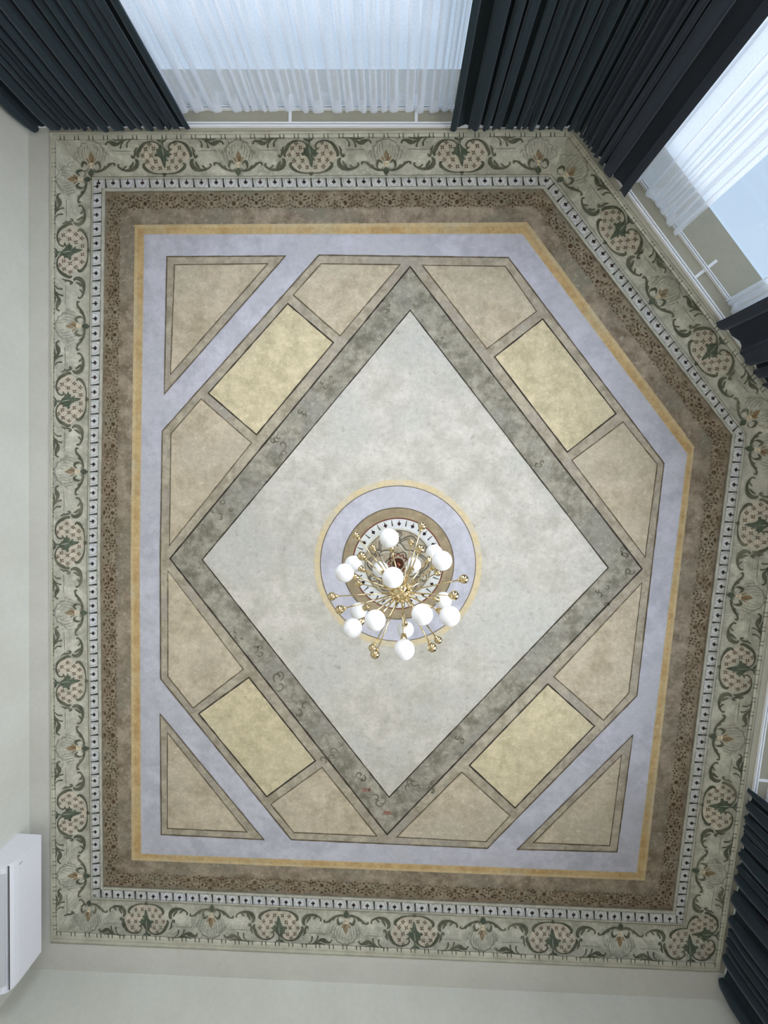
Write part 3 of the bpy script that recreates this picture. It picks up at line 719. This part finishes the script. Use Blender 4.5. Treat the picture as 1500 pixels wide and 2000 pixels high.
# ------------------------------------------------------------------ curtain rails
def track_px(side, off):
    """pixel line of a rail on the soffit, off pixels outward of the drape rail"""
    if side == 'top': return (60, 246 - off), (1128, 246 - off)
    if side == 'diag': return (1130 + .804 * off, 246 - .595 * off), (1574 + .804 * off, 846 - .595 * off)
    return (1574 + off, 847 + .15 * off), (1413 + off, 1940 + .15 * off)
def tp(side, off, f):
    a, b = track_px(side, off); return (a[0] + (b[0] - a[0]) * f, a[1] + (b[1] - a[1]) * f)
def rail(sd, label, brackets):
    """both ceiling rails of one wall, tied together by their brackets"""
    root = empty('double_curtain_rail'); a = P(*tp(sd, 0, 0.003), ZS); b = P(*tp(sd, 0, .997), ZS)
    root.location = (a.x, a.y, ZS)
    a = V2(a); b = V2(b); d = (b - a).normalized(); n = Vector((-d.y, d.x, 0)); L = (b - a).length
    if n.dot(mid_room - a) > 0: n = -n
    def bx(mb, s0, s1, q0, q1, z0, z1):
        vs = []
        for z in (z0, z1):
            for s_, q_ in ((s0, q0), (s1, q0), (s1, q1), (s0, q1)): p = d * s_ + n * q_; vs.append(Vector((p.x, p.y, z)))
        mb.add(vs, [(0, 3, 2, 1), (4, 5, 6, 7), (0, 1, 5, 4), (1, 2, 6, 5), (2, 3, 7, 6), (3, 0, 4, 7)])
    g = 30 / F * (ZS - CAMZ)
    for q, h, s0, s1 in ((0, .013, 0, L), (g, .011, .05, L - (.03 if sd != 'diag' else -.02))):
        mb = MB(); bx(mb, s0, s1, q - h, q - .0035, -.016, 0); bx(mb, s0, s1, q + .0035, q + h, -.016, 0); bx(mb, s0 - .006, s0, q - h, q + h, -.017, 0)
        ch_ = mb.build('rail', mRAIL, root)
        mb = MB(); bx(mb, s0, s1, q - .0035, q + .0035, -.006, -.001); mb.build('slot', mDARKP, ch_)
    for f_ in brackets:
        mb = MB(); c = L * f_; bx(mb, c - .010, c + .010, .012, g - .011, -.005, -.0005); bx(mb, c - .010, c + .010, g + .011, g + .09, -.005, -.0005)
        bx(mb, c - .012, c + .012, g - .016, g - .011, -.010, -.0005); bx(mb, c - .012, c + .012, g + .011, g + .016, -.010, -.0005)
        mb.build('bracket', mRAIL, root)
    tag(root, label, 'curtain rail', 'double ceiling rails for drapes and sheers')
for sd, lab, brs in (('top', 'white double curtain rail in front of the wide sheer-curtained window', (.4787, .7095)),
                     ('diag', 'white double curtain rail along the slanting wall, its bare brackets in view', (.4925, .12)),
                     ('right', 'white double curtain rail along the right wall', (.60, .3))):
    rail(sd, lab, brs)
# ------------------------------------------------------------------ drapes and sheers
def curtain(name, path, z_top, z_bot, folds, amp, seed, mat, label, cat, group, rows=16, per=20, tape=None, droop=.012, sharp=1.0, omega=.2, pinch=.5, flat=(1, 1), ripple=0.0):
    """path: list of world XY points; folds run along it, amplitude to both sides"""
    rr = random.Random(seed)
    pts = [V2(p) for p in path]; seg = [0]
    for p, q in zip(pts, pts[1:]): seg.append(seg[-1] + (q - p).length)
    Lt = seg[-1]
    def at(s):
        for i in range(len(seg) - 1):
            if s <= seg[i + 1] or i == len(seg) - 2:
                d = (pts[i + 1] - pts[i]).normalized(); return pts[i] + d * (s - seg[i]), d
    # irregular fold rhythm
    ws = [rr.choice((rr.uniform(.4, .8), rr.uniform(.8, 1.3), rr.uniform(1.3, 2.2))) for _ in range(folds)]; ws[0] *= flat[0]; ws[-1] *= flat[1]; tot = sum(ws); am = [rr.uniform(.55, 1.15) for _ in range(folds)]
    drift = [rr.uniform(-.5, .5) for _ in range(folds)]
    cols = []
    s = 0
    for i, wf in enumerate(ws):
        wl_ = wf / tot * Lt
        for k in range(per):
            ph = k / per; cols.append((s + wl_ * ph, ph, am[i] * min(1.25, (wf * folds / tot) ** .5), i))
        s += wl_
    cols.append((Lt, 0, am[-1], folds - 1))
    v = []; f = []
    nr = rows; n_c = len(cols)
    for r in range(nr + 1):
        g = (r / nr) ** 1.6; z = z_top + (z_bot - z_top) * g
        for (s_, ph, a_, i) in cols:
            p, d = at(s_); n = Vector((-d.y, d.x, 0))
            if n.dot(mid_room - p) < 0: n = -n
            wv = math.cos(2 * math.pi * ph); wv = math.copysign(abs(wv) ** sharp, wv)
            amp_r = amp * a_ * (pinch + (1.25 - pinch) * min(1, g * 22))
            wl_ = ws[i] / tot * Lt
            amp_r = min(amp_r, amp * 1.15)
            rp_ = ripple * (math.sin(6 * math.pi * ph + i * 1.7) * .6 + math.sin(10 * math.pi * ph + i * 2.9) * .4) * max(.25, 1 - g * 14) * min(1, wl_ / .12)
            lat = drift[i] * .05 * math.sin(math.pi * ph) * min(1, g * 2) + omega * min(wl_, .12) * math.sin(4 * math.pi * ph)
            q = p + n * (amp_r * wv + rp_) + d * lat
            zz = z - (droop * (1 + wv) * .5 * (1 - g) if r < 3 else 0)
            v.append(Vector((q.x, q.y, zz)))
    for r in range(nr):
        for c in range(n_c - 1): f.append((r * n_c + c, r * n_c + c + 1, (r + 1) * n_c + c + 1, (r + 1) * n_c + c))
    o0 = pts[0]; root = empty(name, (o0.x, o0.y, z_bot)); off = Vector((o0.x, o0.y, z_bot))
    cl = link('cloth', [q - off for q in v], f, mat, root, smooth=True)
    if tape:
        # the doubled heading along the top, shaped like the cloth and just in front of it
        k = 0; zt0 = z_top; tv = []; tf = []
        base = v[:n_c]
        for j in range(4):
            for c in range(n_c):
                p, d = at(cols[c][0]); n = Vector((-d.y, d.x, 0))
                if n.dot(mid_room - p) < 0: n = -n
                q = base[c] + n * .003; tv.append(Vector((q.x, q.y, base[c].z - tape * j / 3 - (.018 * math.sin(cols[c][1] * 6.28) if j == 3 else 0))) - off)
        for j in range(3):
            for c in range(n_c - 1): tf.append((j * n_c + c, j * n_c + c + 1, (j + 1) * n_c + c + 1, (j + 1) * n_c + c))
        link('heading_tape', tv, tf, mTAPE, root, smooth=True)
    tag(root, label, cat, group)
    return root
ZD = ZS - .02
def pts_px(lst, z=ZD): return [P(x, y, z) for x, y in lst]
def dg(f, off=0): return tp('diag', off, f)
GD = 'dark floor-length drapes'; GS = 'white sheer curtains'
curtain('dark_drape', pts_px([(64, 252), (120, 253), (374, 252)]), ZD, .03, 15, .043, 3, mDRAPE, 'charcoal drape gathered in the corner by the plain left wall', 'curtain', GD, sharp=.8, ripple=.011, flat=(2.2, 2.8))
curtain('dark_drape', pts_px([(878, 252), (1118, 252), dg(.03, -9)]), ZD, .03, 13, .042, 11, mDRAPE, 'charcoal drape right of the wide sheer curtain, before the corner', 'curtain', GD, sharp=.8, ripple=.011, flat=(3.0, 1))
def fdiag(x): return (x - 1130) / (1574 - 1130)
curtain('dark_drape', pts_px([dg(.031, -9), dg(fdiag(1229), -8)]), ZD, .03, 8, .043, 23, mDRAPE2, 'slate drape on the slanting wall, left of the parted sheers', 'curtain', GD, sharp=.8, ripple=.011, flat=(1, 4.0))
curtain('dark_drape', pts_px([dg(fdiag(1408), -8), dg(.97, -8)]), ZD, .03, 10, .043, 31, mDRAPE2, 'slate drape on the slanting wall, below the bunched sheer at the right edge', 'curtain', GD, sharp=.8, ripple=.011, flat=(3.5, 1))
curtain('dark_drape', pts_px([tp('right', -8, .632), tp('right', -8, .985)]), ZD, .03, 14, .043, 41, mDRAPE, 'charcoal drape on the right wall near the lower right corner', 'curtain', GD, sharp=.8, ripple=.011, flat=(1.5, 1.5))
curtain('sheer_curtain', pts_px([(300, 212), (884, 214)], ZD), ZD, .05, 23, .030, 57, mSHEER, 'wide white voile sheer hanging across the whole window between two dark drapes', 'curtain', GS, tape=.085, droop=.006, omega=.2, pinch=1.0)
a_, b_ = (1190, 250), (1322, 430)
curtain('sheer_curtain', pts_px([dg(.10, 32), dg(fdiag(1300), 32)], ZD), ZD, .05, 7, .026, 63, mSHEER, 'white voile sheer pulled to the left half of the slanting window', 'curtain', GS, tape=.085, droop=.006, omega=.2, pinch=1.0)
curtain('sheer_curtain', pts_px([dg(fdiag(1394), 32), dg(.93, 32)], ZD), ZD, .05, 13, .03, 71, mSHEER, 'white voile sheer bunched beside the dark drape at the right edge', 'curtain', GS, tape=.085, droop=.006, omega=.2, pinch=1.0)
curtain('sheer_curtain', pts_px([tp('right', 32, .634), tp('right', 32, .9)], ZD), ZD, .05, 12, .028, 77, mSHEER, 'white voile sheer behind the lower right drape', 'curtain', GS, tape=.085, droop=.006, omega=.2, pinch=1.0)

# ------------------------------------------------------------------ air conditioner on the left wall
zT = 3.655
_u = (V2(PW['E']) - V2(PW['A'])).normalized(); _n = inward(PW['A'], PW['E'])
def wall_at(p):                       # foot of p on the left wall
    w = V2(p) - V2(PW['A']); return V2(PW['A']) + _u * w.dot(_u)
fa = V2(P(82, 1630, zT)); fb_ = V2(P(82, 1858, zT)); D = (fa - wall_at(fa)).dot(_n); Ly = (fb_ - fa).dot(_u)
org = wall_at(fa); org.z = zT - .28
ac = empty('air_conditioner', org)
ac.rotation_euler.z = math.atan2(_n.y, _n.x)
T = .28                               # local frame: x out of the wall, y along it, z up from the underside
sy = 1 if Matrix.Rotation(ac.rotation_euler.z, 3, 'Z') @ Vector((0, 1, 0)) @ _u > 0 else -1
def prof_solid(name, prof, y0, y1, mat, parent):
    n = len(prof); v = [Vector((x, sy * y0, z)) for x, z in prof] + [Vector((x, sy * y1, z)) for x, z in prof]
    f = [tuple(range(n - 1, -1, -1)), tuple(range(n, 2 * n))] + [(k, (k + 1) % n, n + (k + 1) % n, n + k) for k in range(n)]
    return link(name, v, f, mat, parent)
prof_solid('body', [(.001, T - .005), (D - .02, T - .005), (D - .02, .075), (D - .05, .035), (.05, .005), (.001, .005)], .004, Ly - .004, mWHITE, ac)
prof_solid('front_panel', [(D - .019, T), (D - .004, T), (D, T - .006), (D, .105), (D - .004, .075), (D - .012, .052), (D - .019, .052)], .007, Ly - .007, mWHITE, ac)
for y0, y1 in ((0, .006), (Ly - .006, Ly)):
    prof_solid('end_cap', [(.001, T - .002), (D - .002, T - .002), (D - .002, .10), (D - .008, .066), (D - .03, .038), (.05, 0), (.001, 0)], y0, y1, mWHITE, ac)
prof_solid('outlet_recess', [(D - .052, .036), (D - .11, .012), (D - .11, .006), (D - .050, .030)], .05, Ly - .05, mWHIT2, ac)
prof_solid('flap', [(D - .030, .042), (D - .095, .014), (D - .095, .009), (D - .028, .037)], .055, Ly - .055, mWHIT2, ac)
prof_solid('seam', [(D - .018, .0515), (D - .0125, .0515), (D - .0125, .0495), (D - .018, .0495)], .01, Ly - .01, mDARKP, ac)
mb = MB(); mb.box((D - .001, min(sy * .05, sy * .054), .105), (D + .0006, max(sy * .05, sy * .054), .13)); mb.build('status_light', mDARKP, ac)
tag(ac, 'white split air conditioner mounted high on the left wall', 'air conditioner')
# cable stub on the wall above the air conditioner
cp = wall_at(P(80, 1668, 3.70)); mb = MB()
mb.tube(-.001 * _n, _n * .022 + Vector((0, -.004, .006)), .0045, .004, 8); mb.tube(_n * .022 + Vector((0, -.004, .006)), _n * .034 + Vector((0, -.010, -.004)), .004, .003, 8)
o = mb.build('cable_stub', mDARKP); o.location = (cp.x, cp.y, 3.70); tag(o, 'short dark cable end poking out of the left wall above the air conditioner', 'cable')

# ------------------------------------------------------------------ chandelier
cen = P(CXr, CYr, ZC); hubz = 3.135
H = Vector((cen.x, cen.y, hubz))
ch = empty('chandelier', (H.x, H.y, hubz))
def loc(p): return Vector(p) - H
mb = MB(); mb.lathe(loc((H.x, H.y, ZC - .008)), (0, 0, -1), [(0, .042), (.006, .044), (.02, .040), (.032, .026), (.045, .016), (.05, .010)], 28); mb.build('canopy', mCOPP, ch, True)
mb = MB(); mb.tube(loc((H.x, H.y, ZC - .055)), (0, 0, .05), .007, .007, 14); mb.tube((0, 0, .045), (0, 0, .085), .016, .012, 14); mb.build('rod', mBRASS, ch, True)
mb = MB(); mb.sphere((0, 0, 0), .058, 36, 20); mb.build('hub', mBRASS, ch, True)
def endpoint(px, py, R, near):
    """point on the sphere of radius R about the hub that sits behind pixel (px,py)"""
    d = Vector((px - 750, 1000 - py, -F)); w = Vector((d.dot(xc), d.dot(yc), d.dot(zc))).normalized()
    oc = CAM - H; b = w.dot(oc); c = oc.dot(oc) - R * R; disc = b * b - c
    t = -b if disc < 0 else (-b - math.sqrt(disc) if near else -b + math.sqrt(disc))
    return CAM + w * t - H
GL = [(760, 1051, 1), (767.5, 1128, 1), (848, 1080, 0), (863.5, 1095, 1), (673, 1119, 1), (690, 1102, 0), (743, 1112, 0), (807, 1104, 0),
      (866, 1172.5, 0), (878.5, 1203, 1), (824.5, 1200, 1), (732.7, 1211.6, 1), (688.3, 1226.8, 1), (700, 1193, 0), (789.6, 1268.6, 1), (792, 1229.6, 0)]
BR = [(824.5, 1027, 0), (695, 1045, 0), (728, 1069, 0), (707, 1086, 1), (803.5, 1058, 0), (820, 1072, 1), (855, 1118, 0), (906, 1131, 1), (887, 1163, 1),
      (699.6, 1139.6, 0), (648, 1165, 0), (664, 1190.7, 1), (727.7, 1265.6, 0), (732.5, 1277.6, 1), (855.6, 1250, 0), (843.6, 1264.4, 1)]
def unit(mesh_name, build):
    return None
RG, RB = .335, .375
globe_mesh = None
for (x, y, nr) in GL:
    e = endpoint(x, y, RG, nr); d = e.normalized(); R = e.length
    mb = MB(); mb.tube(d * .05, d * (R - .07), .0042, .0042, 10); mb.lathe(d * .052, d, [(0, .013), (.012, .013), (.018, .006)], 14)
    arm = mb.build('arm', mBRASS, ch, True)
    mb = MB(); mb.lathe(d * (R - .085), d, [(0, .006), (.004, .013), (.020, .016), (.036, .019), (.040, .017)], 16); mb.build('socket', mBRASS, arm, True)
    mb = MB(); mb.sphere(d * R, .05, 36, 20, 0, d); g = mb.build('globe', mGLOBE, arm, True); g['label'] = 'white opal glass globe'
for (x, y, nr) in BR:
    e = endpoint(x, y, RB, nr); d = e.normalized(); R = e.length
    mb = MB(); mb.tube(d * .05, d * (R - .02), .0036, .0036, 10); mb.lathe(d * .052, d, [(0, .011), (.010, .011), (.016, .005)], 14)
    arm = mb.build('arm', mBRASS, ch, True)
    mb = MB(); mb.sphere(d * R, .0235, 24, 14, 0, d); mb.lathe(d * (R - .034), d, [(0, .005), (.004, .010), (.014, .012)], 14); g = mb.build('ball', mBRASS, arm, True); g['label'] = 'polished brass ball'
tag(ch, 'brass starburst chandelier with white globes and brass balls under the painted rosette', 'chandelier')
